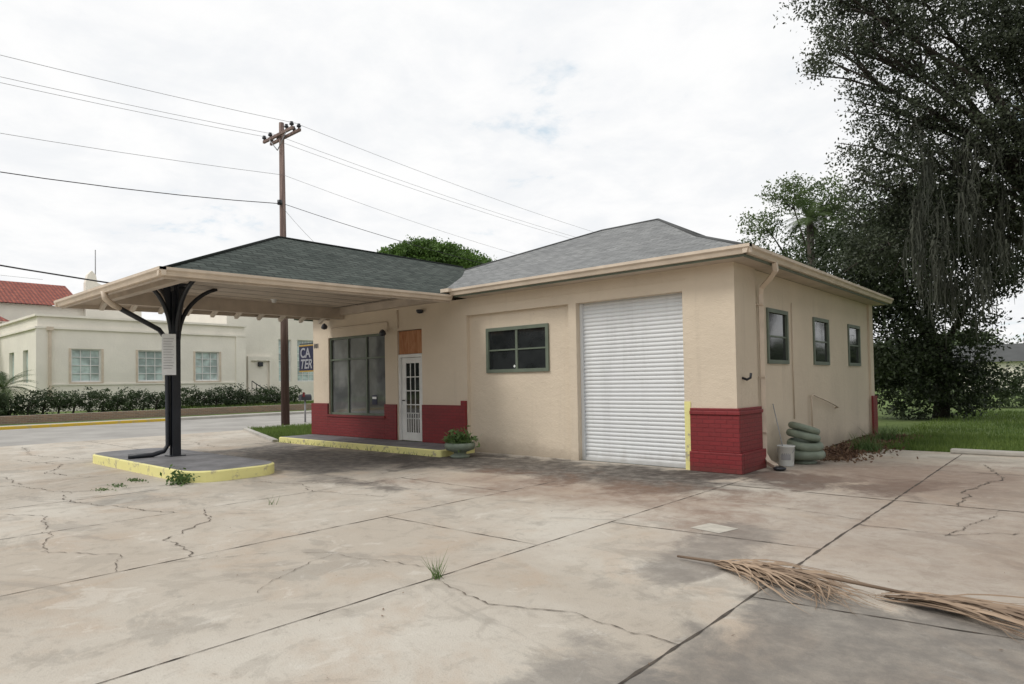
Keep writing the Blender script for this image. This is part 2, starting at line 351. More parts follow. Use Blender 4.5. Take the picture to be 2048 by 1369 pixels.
def grass(name,P,h,w=.012,mat='grass',lean=.35):
    n=len(P); hh=h*(.5+rng.random(n)); a=rng.random(n)*6.283; b=rng.random(n)*6.283
    L=np.stack([np.cos(a),np.sin(a),np.zeros(n)],1)*(hh*lean*(.3+rng.random(n)))[:,None]
    W=np.stack([np.cos(b),np.sin(b),np.zeros(n)],1)*w
    tip=P+L; tip[:,2]+=hh
    return npmesh(name,np.stack([P-W,P+W,tip],1).reshape(-1,3),3,mat)
def pts_in(x0,x1,y0,y1,n,z=-.03): return np.stack([rng.uniform(x0,x1,n),rng.uniform(y0,y1,n),np.full(n,z)],1)
P=pts_in(.9,9,5.35,10,26000); P2=pts_in(.3,14,10,24,22000)
Q=pts_in(-18.9,-13,-1.2,9,26000); Q=Q[Q[:,1]>-1.1+(-12.97-Q[:,0])*.347]
grass('grass_lawn_blades',np.concatenate([P,P2]),.10,.012)
grass('grass_verge_blades',Q,.13,.014)
grass('terrace_grass_blades',pts_in(-36.5,-31.4,4,16,9000,.42),.14,.02)

# ---------------------------------------------------------------- station building
B=E('gas_station_building')
def wallseg(name,axis,a0,a1,t0,t1,z0,z1,ops,mat):
    L=[];cur=a0
    def add(p,q,u,v):
        if q-p>1e-4 and v-u>1e-4: L.append((p,q,t0,t1,u,v) if axis=='x' else (t0,t1,p,q,u,v))
    for (a,b,zb,zt) in sorted(ops):
        add(cur,a,z0,z1); add(a,b,z0,zb); add(a,b,zt,z1); cur=b
    add(cur,a1,z0,z1); return boxes(name,L,mat,B)
WT=3.56
wallseg('front_wall_office','x',-12.9,-6.4,0,.25,0,WT,[(-12.1,-9.46,.75,2.96),(-8.95,-7.98,.0,2.97)],'stucco')
box('front_wall_office_top',-11.45,-7.05,0,.25,WT,3.84,'stucco',B)
wallseg('front_wall_garage','x',-6.4,0,0,.25,0,WT,[(-6.395,-3.46,0.,3.16),(-3.27,-.95,0,3.16)],'stucco')
wallseg('infill_panel','x',-6.395,-3.46,.10,.24,0,3.16,[(-5.82,-4.06,1.83,2.8)],'stucco')
box('lintel_edge',-6.4,-.9,-.012,0,3.36,3.375,'stucco',B)
wallseg('side_wall','y',.95,9.2,-.30,-.06,0,WT,[(1.62,2.72,1.88,2.89),(4.39,5.50,1.88,2.89),(7.2,8.3,1.88,2.89)],'stucco')
box('corner_pier_return',-.3,0,.25,.95,0,WT,'stucco',B); box('back_pier',-.3,0,9.2,9.55,0,WT,'stucco',B)
box('back_wall',-12.9,-.3,9.3,9.55,0,WT,'stucco',B); box('left_wall',-12.9,-12.65,.25,9.3,0,WT,'stucco',B)
boxes('brick_wainscot',[(-12.96,-12.1,-.05,-.001,.15,1.07),(-12.1,-9.46,-.05,-.001,.15,.745),(-9.46,-8.97,-.05,-.001,.15,1.07),(-7.96,-6.56,-.05,-.001,.0,1.07),(-6.56,-6.41,-.07,-.001,0,1.18),(-12.96,-12.901,-.001,9.5,0,1.07)],'brick',B,.006)
boxes('brick_corner_pier',[(-.83,.05,-.05,-.001,.34,1.09),(.001,.05,-.001,.98,.34,1.09),(-.83,.10,-.10,-.001,0,.34),(.001,.10,-.001,1.0,0,.34),(-.83,.075,-.075,-.05,.98,1.04),(.05,.075,-.05,.98,.98,1.04)],'brick',B,.008)
boxes('brick_back_pier',[(.001,.05,9.15,9.6,0,1.05)],'brick',B)
boxes('yellow_jamb',[(-.95,-.832,-.012,-.001,0,1.2)],'yellow',B)
boxes('yellow_jamb_inner',[(-.949,-.94,.0,.2,0,1.18)],'yellow',B)
fr=[(-12.1,-12.04,.05,.13,.75,2.96),(-9.52,-9.46,.05,.13,.75,2.96),(-12.04,-9.52,.05,.13,.75,.81),(-12.04,-9.52,.05,.13,2.90,2.96),(-12.04,-9.52,.055,.125,2.30,2.34)]
for x in (-11.22,-10.36): fr.append((x-.022,x+.022,.06,.12,.81,2.9))
boxes('office_window_frame',fr,'green',B)
box('office_window_glass',-12.1,-9.46,.10,.11,.75,2.96,'glass2',B)
box('office_window_sill',-12.14,-9.42,-.08,-.05,.70,.76,'brick',B)
box('window_notice',-10.15,-9.95,.085,.092,1.05,1.30,'blue',B)
box('window_notice_white',-10.14,-9.96,.080,.084,1.20,1.26,'paper',B)
box('plywood_panel',-8.93,-8.0,.05,.08,2.36,2.95,'ply',B)
boxes('transom_trim',[(-8.95,-7.98,.03,.12,2.27,2.35),(-8.95,-8.87,.03,.12,.15,2.27),(-8.06,-7.98,.03,.12,.15,2.27)],'white',B)
dr=[(-8.86,-8.70,.07,.11,.15,2.26),(-8.18,-8.07,.07,.11,.15,2.26),(-8.70,-8.18,.07,.11,2.12,2.26),(-8.70,-8.18,.07,.11,.15,.36)]
for i in range(1,5): dr.append((-8.70,-8.18,.075,.105,.36+i*.352-.012,.36+i*.352+.012))
for x in (-8.53,-8.35): dr.append((x-.01,x+.01,.076,.104,.36,2.12))
boxes('office_door',dr,'white',B)
box('office_door_glass',-8.70,-8.18,.088,.094,.36,2.12,'glass',B)
boxes('door_guard_bars',[(x-.008,x+.008,.045,.06,.36,.85) for x in (-8.66,-8.58,-8.49,-8.4,-8.31,-8.22)]+[(-8.7,-8.18,.045,.06,.84,.86)],'white',B)
tube('door_handle',[(-8.78,.065,1.17),(-8.78,.02,1.17),(-8.70,.02,1.17)],.014,'ink',B)
def window(name,axis,a,b,z0,z1,f,cols,rows,sign=1,mat='glass'):
    L=[];t=.055
    def ad(p,q,u,v,d0,d1):
        if axis=='x': L.append((p,q,d0,d1,u,v))
        else: L.append((d0,d1,p,q,u,v))
    d0,d1=(f,f+.09) if sign>0 else (f-.09,f)
    ad(a-.02,a+t,z0-.02,z1+.02,d0,d1); ad(b-t,b+.02,z0-.02,z1+.02,d0,d1); ad(a+t,b-t,z0-.02,z0+t,d0,d1); ad(a+t,b-t,z1-t,z1+.02,d0,d1)
    e0,e1=(f+.02,f+.07) if sign>0 else (f-.07,f-.02)
    for i in range(1,cols): x=a+(b-a)*i/cols; ad(x-.03,x+.03,z0+t,z1-t,e0,e1)
    e0,e1=(f+.025,f+.065) if sign>0 else (f-.065,f-.025)
    for i in range(1,rows): z=z0+(z1-z0)*i/rows; ad(a+t,b-t,z-.016,z+.016,e0,e1)
    boxes(name+'_frame',L,'green',B)
    L=[]; g0,g1=(f+.045,f+.05) if sign>0 else (f-.05,f-.045); ad(a,b,z0,z1,g0,g1); boxes(name+'_glass',L,mat,B)
window('garage_window','x',-5.82,-4.06,1.83,2.8,.06,2,2)
mkobj('window_sticker',[(-5.02,.1,1.91),(-4.985,.1,1.945),(-5.02,.1,1.98),(-5.055,.1,1.945)],[(0,1,2,3)],'paper',B)
for i,(a,b) in enumerate([(1.62,2.72),(4.39,5.50),(7.2,8.3)]): window('side_window_%d'%i,'y',a,b,1.88,2.89,-.03,1,2,-1)
V=[];F=[];n=0; zz=.03; slat=.078; prof=[]
while zz<3.15:
    for tt in (0,.15,.35,.6,.85,.97): prof.append((.20-.020*math.sin(math.pi*tt)**.7 if tt>0 else .204,zz+slat*tt))
    zz+=slat
for (yy,z) in prof: V+=[(-3.27,yy,z),(-.95,yy,z)]
F=[(2*i,2*i+1,2*i+3,2*i+2) for i in range(len(prof)-1)]
mkobj('roller_door',V,F,'door',B,True)
boxes('roller_door_rails',[(-3.27,-3.22,.13,.19,0,3.16),(-1.0,-.951,.13,.19,0,3.16),(-3.22,-1.0,.15,.19,.0,.07)],'door',B)
box('roller_door_back',-3.27,-.95,.23,.24,0,3.16,'ink',B)
tube('wall_hook',[(-.0,.25,1.60),(.08,.25,1.57),(.14,.25,1.60),(.15,.25,1.68)],.022,'black',B)
ex0,ex1,ey0,ey1=-13.3,.36,-.42,9.78; ze=3.72; rx0,rx1,ry,rz=-5.7,-3.95,4.75,5.82
def lerp(a,b,t): return tuple(a[i]+(b[i]-a[i])*t for i in range(3))
EC=[(ex0,ey0,ze),(ex1,ey0,ze),(ex1,ey1,ze),(ex0,ey1,ze)]; RC=[(rx0,ry,rz),(rx1,ry,rz),(rx1,ry,rz),(rx0,ry,rz)]
MC=[]
for e,r in zip(EC,RC):
    m=lerp(e,r,.42); MC.append((m[0],m[1],m[2]-.10))
polys=[]
for i in range(4):
    j=(i+1)%4; polys.append([EC[i],EC[j],MC[j],MC[i]])
polys+=[[MC[0],MC[1],RC[1],RC[0]],[MC[1],MC[2],RC[1]],[MC[2],MC[3],RC[0],RC[1]],[MC[3],MC[0],RC[0]]]
roof('main_roof',polys,'sh_light',B)
def ridgecap(name,lst,mat): tubes(name,[([a,b],.035) for a,b in lst],mat,B,6)
ridgecap('main_roof_ridge_caps',[(MC[0],RC[0]),(EC[1],MC[1]),(MC[1],RC[1]),(RC[0],RC[1]),(MC[2],RC[1]),(EC[2],MC[2])],'sh_light')
boxes('main_soffit',[(-6.35,ex1-.03,ey0+.03,-.001,3.56,3.60),(-.05,ex1-.03,-.001,ey1-.03,3.561,3.60),(ex0+.03,-12.9,ey0+2.3,ey1-.03,3.561,3.60),(ex0+.03,-.3,9.55,ey1-.04,3.562,3.60)],'soffit',B)
boxes('main_fascia',[(-6.35,ex1,ey0,ey0+.03,3.55,3.70),(ex1-.03,ex1,ey0+.03,ey1,3.545,3.70),(ex0,ex0+.03,-.4,ey1,3.55,3.7)],'green',B)
def gutter(name,p,q,out,zt,h=.14,w=.12):
    pf=[(0,0),(0,-h),(.55*w,-h),(.72*w,-.55*h),(w,-.35*h),(w,0),(.85*w,0),(.85*w,-.03)]
    V=[];F=[]
    for e in (p,q):
        zq=e[2] if len(e)>2 else zt
        for (o,zz) in pf: V.append((e[0]+out[0]*o,e[1]+out[1]*o,zq+zz))
    n=len(pf)
    for i in range(n-1): F.append((i,i+1,n+i+1,n+i))
    F.append(tuple(range(6))); F.append(tuple(n+i for i in range(6)))
    ob=mkobj(name,V,F,'trim',B); bm=bmesh.new(); bm.from_mesh(ob.data); bmesh.ops.recalc_face_normals(bm,faces=bm.faces); bm.to_mesh(ob.data); bm.free(); return ob
gutter('main_gutter_front',(-6.42,ey0),(ex1+.12,ey0),(0,-1),3.725)
gutter('main_gutter_side',(ex1,ey0-.1),(ex1,ey1+.05),(1,0),3.725)
tube('side_downspout',[(.42,.75,3.58),(.42,.80,3.45),(.30,.9,3.36),(.08,1.05,3.22),(.04,1.08,3.1),(.04,1.08,.35),(.05,1.06,.22),(.16,.95,.10),(.34,.80,.05)],.055,'trim',B,4,True)
boxes('downspout_straps',[(-.05,.10,1.02,1.14,z_,z_+.03) for z_ in (2.9,1.6,.6)],'trim',B)
# canopy roof
cx0,cx1,cy0=-12.03,-6.50,-6.6
def zc(y): return 3.60+(y+.4)*.018
z0,z1=zc(cy0),zc(3)
cr=-9.3; rzA=4.98
A=(cx0,cy0,z0);Bq=(cx1,cy0,z0);Cq=(cx1,2.6,z1);D=(cx0,2.6,z1); R1=(cr,-3.1,rzA); R2=(cr,2.75,rzA+.02); G=(cr,4.6,3.8)
roof('canopy_roof',[[A,Bq,R1],[Bq,Cq,R2,R1],[D,A,R1,R2],[Cq,G,R2],[G,D,R2]],'sh_dark',B)
ridgecap('canopy_ridge_caps',[(A,R1),(Bq,R1),(R1,R2)],'sh_dark')
zb=3.74
box('canopy_ceiling',cx0+.75,cx1-.68,cy0+.80,-.01,zb,zb+.02,'soffit',B)
boxes('canopy_beams',[(cx0+.60,cx0+.75,cy0+.62,-.01,3.44,3.75),(cx1-.68,cx1-.56,cy0+.62,-.01,3.56,3.74),(cx0+.75,cx1-.68,cy0+.62,cy0+.78,3.48,3.74),(cx0+.75,cx1-.68,-.16,-.01,3.56,3.74)],'soffit',B)
# ceiling board seams
boxes('ceiling_board_seams',[(x_-.006,x_+.006,cy0+.80,-.17,zb-.004,zb-.001) for x_ in np.arange(cx0+1.3,cx1-.8,.62)],'ink',B)
RF=[]
y=cy0+.75
while y<-.1:
    RF.append(([(cx0+.04,y,z0-.11),(cx0+.60,y,z0+.17)],.06)); y+=.61
tubes('canopy_rafters_left',RF,'soffit_l',B,4,True)
RF=[]
x=cx0+.8
while x<cx1-.4:
    RF.append(([(x,cy0+.04,z0-.10),(x,cy0+.62,z0+.13)],.055)); x+=.61
tubes('canopy_rafters_front',RF,'soffit',B,4,True)
e=.05
mkobj('canopy_roof_deck',[(cx0+.03,cy0+.03,z0-e),(cx1-.03,cy0+.03,z0-e),(cx1-.03,-.02,zc(0)-e),(cx0+.03,-.02,zc(0)-e),
  (cx0+.62,cy0+.64,z0+.20),(cx1-.57,cy0+.64,z0+.18),(cx1-.57,-.02,z0+.26),(cx0+.62,-.02,z0+.30)],[(0,1,5,4),(1,2,6,5),(3,0,4,7)],'soffit',B)
def sl(name,x0,x1,y0,y1,t,h,mat):
    V=[]
    for (x,y) in ((x0,y0),(x1,y0),(x1,y1),(x0,y1)): V.append((x,y,zc(y)-t-h))
    for (x,y) in ((x0,y0),(x1,y0),(x1,y1),(x0,y1)): V.append((x,y,zc(y)-t))
    return mkobj(name,V,BF,mat,B)
sl('canopy_fascia_right',cx1-.03,cx1,cy0,-.4,.01,.15,'soffit'); sl('canopy_fascia_left',cx0,cx0+.03,cy0,-.0,.01,.13,'soffit'); sl('canopy_fascia_front',cx0+.03,cx1-.03,cy0,cy0+.03,.01,.15,'soffit')
gutter('canopy_gutter_right',(cx1,cy0-.1,z0+.01),(cx1,-.42,zc(-.42)+.01),(1,0),0,.13,.11)
gutter('canopy_gutter_front',(cx0-.1,cy0,z0+.01),(cx1+.11,cy0,z0+.01),(0,-1),0,.13,.11)
gutter('canopy_gutter_left',(cx0,cy0-.1,z0+.01),(cx0,-.0,zc(0)+.01),(-1,0),0,.13,.11)
box('gutter_junction_box',-6.60,-6.33,-.62,-.43,3.66,3.74,'trim',B)
def slab(name,x0,x1,y0,y1,h,r,top,side,seg=8):
    pts=[]
    for (cx,cy,a0) in ((x1-r,y0+r,-90),(x1-r,y1-r,0),(x0+r,y1-r,90),(x0+r,y0+r,180)):
        for i in range(seg+1):
            a=math.radians(a0+90*i/seg); pts.append((cx+r*math.cos(a),cy+r*math.sin(a)))
    n=len(pts); c=((x0+x1)/2,(y0+y1)/2)
    ins=[(p[0]+(c[0]-p[0])*.012,p[1]+(c[1]-p[1])*.04) for p in pts]
    V=[(p[0],p[1],-.02) for p in pts]+[(p[0],p[1],h-.02) for p in pts]+[(p[0],p[1],h) for p in ins]
    F=[(i,(i+1)%n,n+(i+1)%n,n+i) for i in range(n)]+[(n+i,n+(i+1)%n,2*n+(i+1)%n,2*n+i) for i in range(n)]+[tuple(range(2*n,3*n))]
    ob=mkobj(name,V,F,side); ob.data.materials.append(M[top]); ob.data.polygons[-1].material_index=1
    return ob
slab('pump_island_slab',-12.2,-6.65,-6.1,-4.45,.19,.55,'slabtop','yellow')
slab('office_walk_slab',-12.9,-6.1,-1.15,-.052,.15,.06,'slabtop','yellow',3)
Pst=E('canopy_support_post'); px,py=-9.8,-5.15
boxes('post_shaft',[(px-.085,px-.045,py-.08,py+.08,.19,3.6),(px+.045,px+.085,py-.08,py+.08,.19,3.6),(px-.045,px+.045,py-.03,py+.03,.19,3.7)],'black',Pst)
box('post_base_plate',px-.16,px+.16,py-.15,py+.15,.185,.21,'black',Pst)
def arc(dx,dy,reach,z0,z1,n=10):
    L=[]
    for i in range(n):
        a=math.radians(72)*i/(n-1); L.append((px+dx*(.07+reach*(1-math.cos(a))/.691),py+dy*(.07+reach*(1-math.cos(a))/.691),z0+(z1-z0)*math.sin(a)/.951))
    return L
for i,(dx,dy,re) in enumerate([(1,0,.85),(-1,0,.70),(0,-1,.50),(0,1,.8)]):
    tube('curved_bracket_%d'%i,arc(dx,dy,re,2.6,3.73),.045,'black',Pst,6)
    mkobj('gusset_%d'%i,[(px+dx*.07,py+dy*.07,2.6),(px+dx*.08,py+dy*.08,3.72),(px+dx*.24,py+dy*.24,3.72),(px+dx*.14,py+dy*.14,3.1)],[(0,1,2,3)],'black',Pst)
box('post_cap_plate',px-.3,px+.3,py-.22,py+.22,3.70,3.735,'black',Pst)
tube('drain_elbow',[(-9.15,cy0-.05,3.40),(-9.15,cy0-.03,3.27),(-9.22,cy0+.12,3.17),(-9.28,cy0+.26,3.12)],.055,'trim',Pst,8)
tube('post_drain_pipe',[(-9.26,cy0+.22,3.13),(px+.12,py-.35,2.78),(px-.02,py-.16,2.60),(px-.04,py-.14,2.45),(px-.04,py-.13,.42),(px-.06,py-.2,.30),(px-.12,py-.4,.235),(px-.2,py-.82,.235)],.048,'black',Pst,6)
def nb(name,u0,u1,z0_,z1_,d,mat):
    a=Vector((.36,.93,0)); f=Vector((.93,-.36,0)); c0=Vector((px,py,0))+f*d
    V=[]
    for z_ in (z0_,z1_):
        for (u,w_) in ((u0,0),(u1,0),(u1,-.012),(u0,-.012)): q=c0+a*u+f*w_; V.append((q.x,q.y,z_))
    return mkobj(name,V,BF,mat,Pst)
nb('notice_board',-.24,.02,1.86,2.70,.20,'paper')
for i in range(12): nb('notice_print_%d'%i,-.21,-.02-.02*(i%3),2.60-i*.055,2.606-i*.055,.214,'wire2')
tube('wall_conduit',[(-8.9,-.02,3.50),(-8.9,-.02,3.02)],.02,'trim',B)
tube('conduit_horizontal',[(-11.9,-.03,3.22),(-9.35,-.03,3.22),(-9.3,-.03,3.20),(-9.3,-.04,2.98)],.018,'trim',B)
lathe('floodlight_head',[(0,0),(.05,0),(.08,.05),(.09,.12),(0,.13)],(-9.3,-.12,2.90),'black',B,12,(1.2,0))
lathe('floodlight_head_b',[(0,0),(.05,0),(.08,.05),(.09,.12),(0,.13)],(-12.0,-.12,3.25),'ink',B,12,(1.2,0))
lathe('security_camera',[(0,0),(.07,.02),(.09,.07),(.09,.1),(0,.1)],(-7.9,-.12,3.32),'black',B,14)
for xx,yy in ((-10.6,-2.5),(-8.3,-4.0),(-8.0,-1.8)): lathe('ceiling_lamp_holder',[(0,-.09),(.05,-.08),(.06,-.02),(.09,0)],(xx,yy,zb),'white',B,12)
tube('side_conduit',[(-.04,2.98,3.1),(-.04,2.98,.75)],.011,'trim',B,6)
tube('side_hand_rail',[(.0,3.97,.35),(.0,3.97,1.19),(.03,4.0,1.21),(.03,5.0,1.05),(.03,5.84,.88),(-.05,5.9,.86)],.018,'trim',B,8)
def text(name,body,size,loc,rot,mat,parent,ext=.004,shear=0,bold=0):
    cu=bpy.data.curves.new(name,'FONT'); cu.body=body; cu.size=size; cu.extrude=ext; cu.shear=shear; cu.offset=bold
    cu.materials.append(M[mat]); o=bpy.data.objects.new(name,cu); o.location=loc; o.rotation_euler=rot; COL.objects.link(o); o.parent=parent; return o
text('house_number','101',.19,(-12.88,-.008,2.70),(math.pi/2,0,0),'ink',B,bold=.004)
SG=E('hanging_wall_sign')
box('sign_panel',-14.2,-12.95,.30,.36,2.02,2.86,'blue',SG)
boxes('sign_stripes',[(-14.2,-12.95,.294,.299,2.82,2.86),(-14.2,-12.95,.294,.299,2.02,2.06)],'signyel',SG)
text('sign_word_top','CA',.42,(-14.12,.29,2.47),(math.pi/2,0,0),'signwhite',SG,.003,.0,.010)
text('sign_word_bottom','TER',.40,(-14.14,.29,2.13),(math.pi/2,0,0),'signwhite',SG,.003,.25,.010)
tube('sign_bracket',[(-14.2,.33,2.90),(-12.9,.33,2.90)],.02,'black',SG)
# ---------------------------------------------------------------- small props
FP=E('flower_planter'); c=(-5.72,-.92,0)
lathe('bowl',[(0,0),(.20,.0),(.22,.04),(.13,.08),(.14,.12),(.30,.17),(.33,.24),(.33,.30),(.30,.32),(.27,.29),(0,.27)],c,'planter',FP)
P=np.array([c[0],c[1],.38])+rng.normal(size=(420,3))*np.array([.14,.14,.09])
npmesh('plant_leaves',leaves_at(P,.13,.35),4,'weed',FP)
ST=E('stacked_tyre_planters'); c=Vector((.42,2.02,0))
def ring(name,cc,tilt,R=.30,r=.085):
    pr=[(R-.10,.0)]+[(R+r*.9*math.cos(a)-.05,r+r*math.sin(a)) for a in [math.radians(t) for t in range(-90,100,20)]]+[(R-.10,2*r),(R-.14,r)]
    lathe(name,pr,cc,'planter',ST,30,tilt)
lathe('pedestal',[(.2,0),(.22,.03),(.14,.07),(.16,.10),(.0,.11)],c,'planter',ST)
ring('tyre_1',c+Vector((0,0,.08)),(0,0),.34); ring('tyre_2',c+Vector((.02,-.02,.27)),(.08,.14),.30,.075); ring('tyre_3',c+Vector((-.03,.03,.44)),(-.12,.2),.29,.07); ring('tyre_4',c+Vector((-.02,.05,.58)),(-.2,.24),.28,.06)
BK=E('plastic_bucket'); c=(.30,1.42,0)
lathe('shell',[(0,.005),(.12,.0),(.125,.02),(.145,.34),(.155,.345),(.155,.37),(.138,.37),(.12,.03),(0,.03)],c,'bucket',BK,24)
tube('wire_handle',[(c[0]-.15,c[1]-.0,.32)]+[(c[0]+.15*math.cos(a),c[1]-.16*math.sin(a)*.7,.32-.14*math.sin(a)) for a in np.linspace(math.pi*.95,.05,8)],.005,'wire2',BK,5)
mkobj('label',[(c[0]+.138*math.cos(a),c[1]+.138*math.sin(a),z) for a in np.linspace(-1.9,-.7,6) for z in (.12,.24)],[(2*i,2*i+2,2*i+3,2*i+1) for i in range(5)],'wire2',BK)
tube('leaning_broom_stick',[(.30,1.38,.12),(-.03,1.75,1.1)],.010,'wire2')
boxes('parking_wheel_stop',[(2.3,3.55,5.05,5.2,0,.10)],'walk',None,.03)
V,F=ribbon([(.45,2.9),(.5,5.3),(.5,9.4)],.95,.006,.04,.2,.25); mkobj('mulch_strip_ground',V,F,'soil')
P=np.stack([rng.normal(.55,.35,2600),rng.uniform(2.4,9,2600),rng.uniform(.01,.05,2600)],1); P=P[P[:,0]>0]
npmesh('leaf_litter',leaves_at(P,.07,.5),4,'litter')
P=np.stack([rng.uniform(-13,8,520),rng.uniform(-9.5,4,520),np.full(520,.008)],1)
npmesh('scattered_twigs',leaves_at(P,.035,.25)*np.array([1,1,.15])+np.array([0,0,.007]),4,'litter')
lathe('black_hose_coil',[(.05,0),(.10,.02),(.11,.05),(.07,.07),(.03,.05)],(.42,.72,0),'black',None,16)
def tuft(name,x,y,n,h,spread,mat='weed',w=.006,z=0,lean=.8):
    P=np.stack([rng.normal(x,spread,n),rng.normal(y,spread,n),np.full(n,z)],1); return grass(name,P,h,w,mat,lean)
tuft('weed_tuft',.33,-7.05,34,.15,.03,'weed',.004); tuft('weed_tuft',-3.9,-6.2,12,.12,.03,'weed',.004)
P=np.array([-6.95,-6.2,.08])+rng.normal(size=(240,3))*np.array([.14,.08,.07]); P[:,2]=abs(P[:,2])
npmesh('weed_plant',leaves_at(P,.07,.5),4,'weed')
for (x,y,n) in ((-8.0,-6.5,140),(-7.6,-6.9,90),(-7.3,-7.2,50)):
    P=np.array([x,y,.01])+rng.normal(size=(n,3))*np.array([.13,.06,.008]); P[:,2]=abs(P[:,2])
    npmesh('ground_weed_patch',leaves_at(P,.035,.5),4,'weed')
P=np.stack([rng.uniform(-13,-6.2,120),rng.normal(-1.2,.03,120),np.full(120,.01)],1); grass('kerb_weeds',P,.07,.006,'weed',.8)
# dry palm frond
FR=E('dry_palm_frond')
def blade(V,rn,o,d,L,w,z0,curl):
    d=Vector(d).normalized(); s=Vector((-d.y,d.x,0)); n=10; P=[]
    bend=random.gauss(0,.5); wav=random.uniform(0,6); kink=random.randint(5,12); ka=random.gauss(0,.6)
    p=Vector(o); ang=0
    for i in range(n+1):
        t=i/n; ww=w*(math.sin(math.pi*min(1,t*.8+.18)))*(1-t*.7)
        hz=z0*math.sin(math.pi*min(1,t*1.1+.1))*.9+.012+.012*math.sin(wav+7*t)+random.uniform(0,.008)
        c=Vector((p.x,p.y,max(.01,hz)))
        P.append((c-s*ww*.5,c+Vector((0,0,ww*.5)),c+s*ww*.5))
        ang=bend*t+.15*math.sin(wav+5*t)+(ka if i>=kink else 0); dd=d*math.cos(ang)+s*math.sin(ang); p=p+dd*(L/n); s=Vector((-dd.y,dd.x,0))
    r=random.random()
    for i in range(n):
        a,b=P[i],P[i+1]
        for k in (0,1): V+= [a[k],a[k+1],b[k+1],b[k]]; rn.append(min(1,max(0,r+random.gauss(0,.08))))
def fan(o,ang,spread,nb,L,w,name,sc=.15):
    V=[];rn=[]
    for i in range(nb):
        a=ang+spread*(i/(nb-1)-.5)+random.gauss(0,.07); oo=(o[0]+random.gauss(0,.03)+sc*random.random()*math.cos(ang),o[1]+random.gauss(0,.02),0)
        blade(V,rn,oo,(math.cos(a),math.sin(a),0),L*random.uniform(.45,1.05),w*random.uniform(.4,1.2),random.uniform(.02,.11),0)
    npmesh(name,np.array([tuple(v) for v in V]),4,'straw',FR,np.array(rn))
fan((2.0,-5.40),-.12,.95,74,1.12,.030,'fan_blades',.3)
fan((2.2,-5.42),-.10,.45,30,1.2,.028,'fan_blades_long',.3)
fan((2.8,-5.6),-.9,.9,14,.45,.020,'loose_blades')
fan((3.2,-5.44),-.03,.55,60,1.6,.028,'second_fan',.35)
tube('petiole',[(1.62,-5.36,.03),(1.9,-5.4,.05),(2.2,-5.43,.07),(2.9,-5.45,.10),(3.6,-5.4,.06)],[.010,.014,.018,.014,.01],'straw',FR,6)

# ---------------------------------------------------------------- utility pole + wires
UP=E('utility_pole'); ux,uy=-20.2,3.2
def pole(r,x,y,H):
    tube('pole_shaft',[(x,y,-.1),(x-.05,y,6),(x-.12,y,H)],[.17,.14,.10],'wood',r,12)
    for dy in (-.16,.16): box('crossarm',x-1.3,x+1.05,y+dy-.045,y+dy+.045,H-.60,H-.49,'wood',r)
    for dx in (-1.25,-.75,.55,.95):
        for dy in (-.16,.16): lathe('insulator',[(0,0),(.05,0),(.03,.05),(.09,.08),(.09,.13),(.05,.17),(.07,.2),(0,.22)],(x+dx,y+dy,H-.49),'black',r,8)
    tubes('crossarm_braces',[([(x-.1,y-.2,H-1.2),(x-.75,y-.2,H-.6)],.02),([(x-.1,y-.2,H-1.2),(x+.6,y-.2,H-.6)],.02)],'wire2',r,5)
pole(UP,ux,uy,12.5)
UP2=E('utility_pole'); pole(UP2,ux,56,12.4); UP3=E('utility_pole'); pole(UP3,ux,-46,12.4)
W=E('overhead_power_lines')
def wire(a,b,sag,r=.012,mat='wire2',n=24):
    a=Vector(a);b=Vector(b); pts=[a.lerp(b,i/n)-Vector((0,0,sag*4*(i/n)*(1-i/n))) for i in range(n+1)]
    tube('wire',pts,r,mat,W,5)
for dx,h in ((-1.25,12.2),(-.75,12.2),(.95,12.2)):
    wire((ux+dx,uy,h),(ux+dx,56,h),1.0,.008); wire((ux+dx,uy,h),(ux+dx,-46,h),1.2,.008)
wire((ux,uy,10.3),(ux,56,10.3),1.6,.007); wire((ux,uy,10.3),(ux,-46,10.3),1.4,.008)
wire((ux,uy,9.1),(ux,-46,14.0),2.9,.016,'wire'); wire((ux,uy,9.1),(-11.5,30,6.5),1.0,.012,'wire')
wire((-13.0,-1.2,3.9),(-24,-34,12),1.3,.020,'wire')
wire((ux,uy,8.9),(-13.1,4,4.2),.5,.008)
wire((-38,-1,7.6),(-34,-40,10),.6,.008)
lathe('transformer_clamp',[(0,0),(.1,.02),(.1,.2),(0,.22)],(ux+.05,uy-.2,9.0),'black',UP,8)
MB=E('mailbox'); tube('post',[(-21.2,4.7,-.02),(-21.2,4.7,.95)],.04,'wire2',MB)
V=[];F=[];n=8
for yy in (4.45,4.95):
    for i in range(n+1):
        a=math.pi*i/n; V.append((-21.2+.12*math.cos(a),yy,1.08+.13*math.sin(a)))
    V+=[(-21.32,yy,.95),(-21.08,yy,.95)]
m_=n+3
F=[(i,i+1,m_+i+1,m_+i) for i in range(m_-1)]+[(m_-1,0,m_,2*m_-1),tuple(range(m_)),tuple(range(m_,2*m_))]
mkobj('box_shell',V,F,'ink',MB); box('flag',-21.06,-21.05,4.5,4.6,1.1,1.3,'brick',MB)

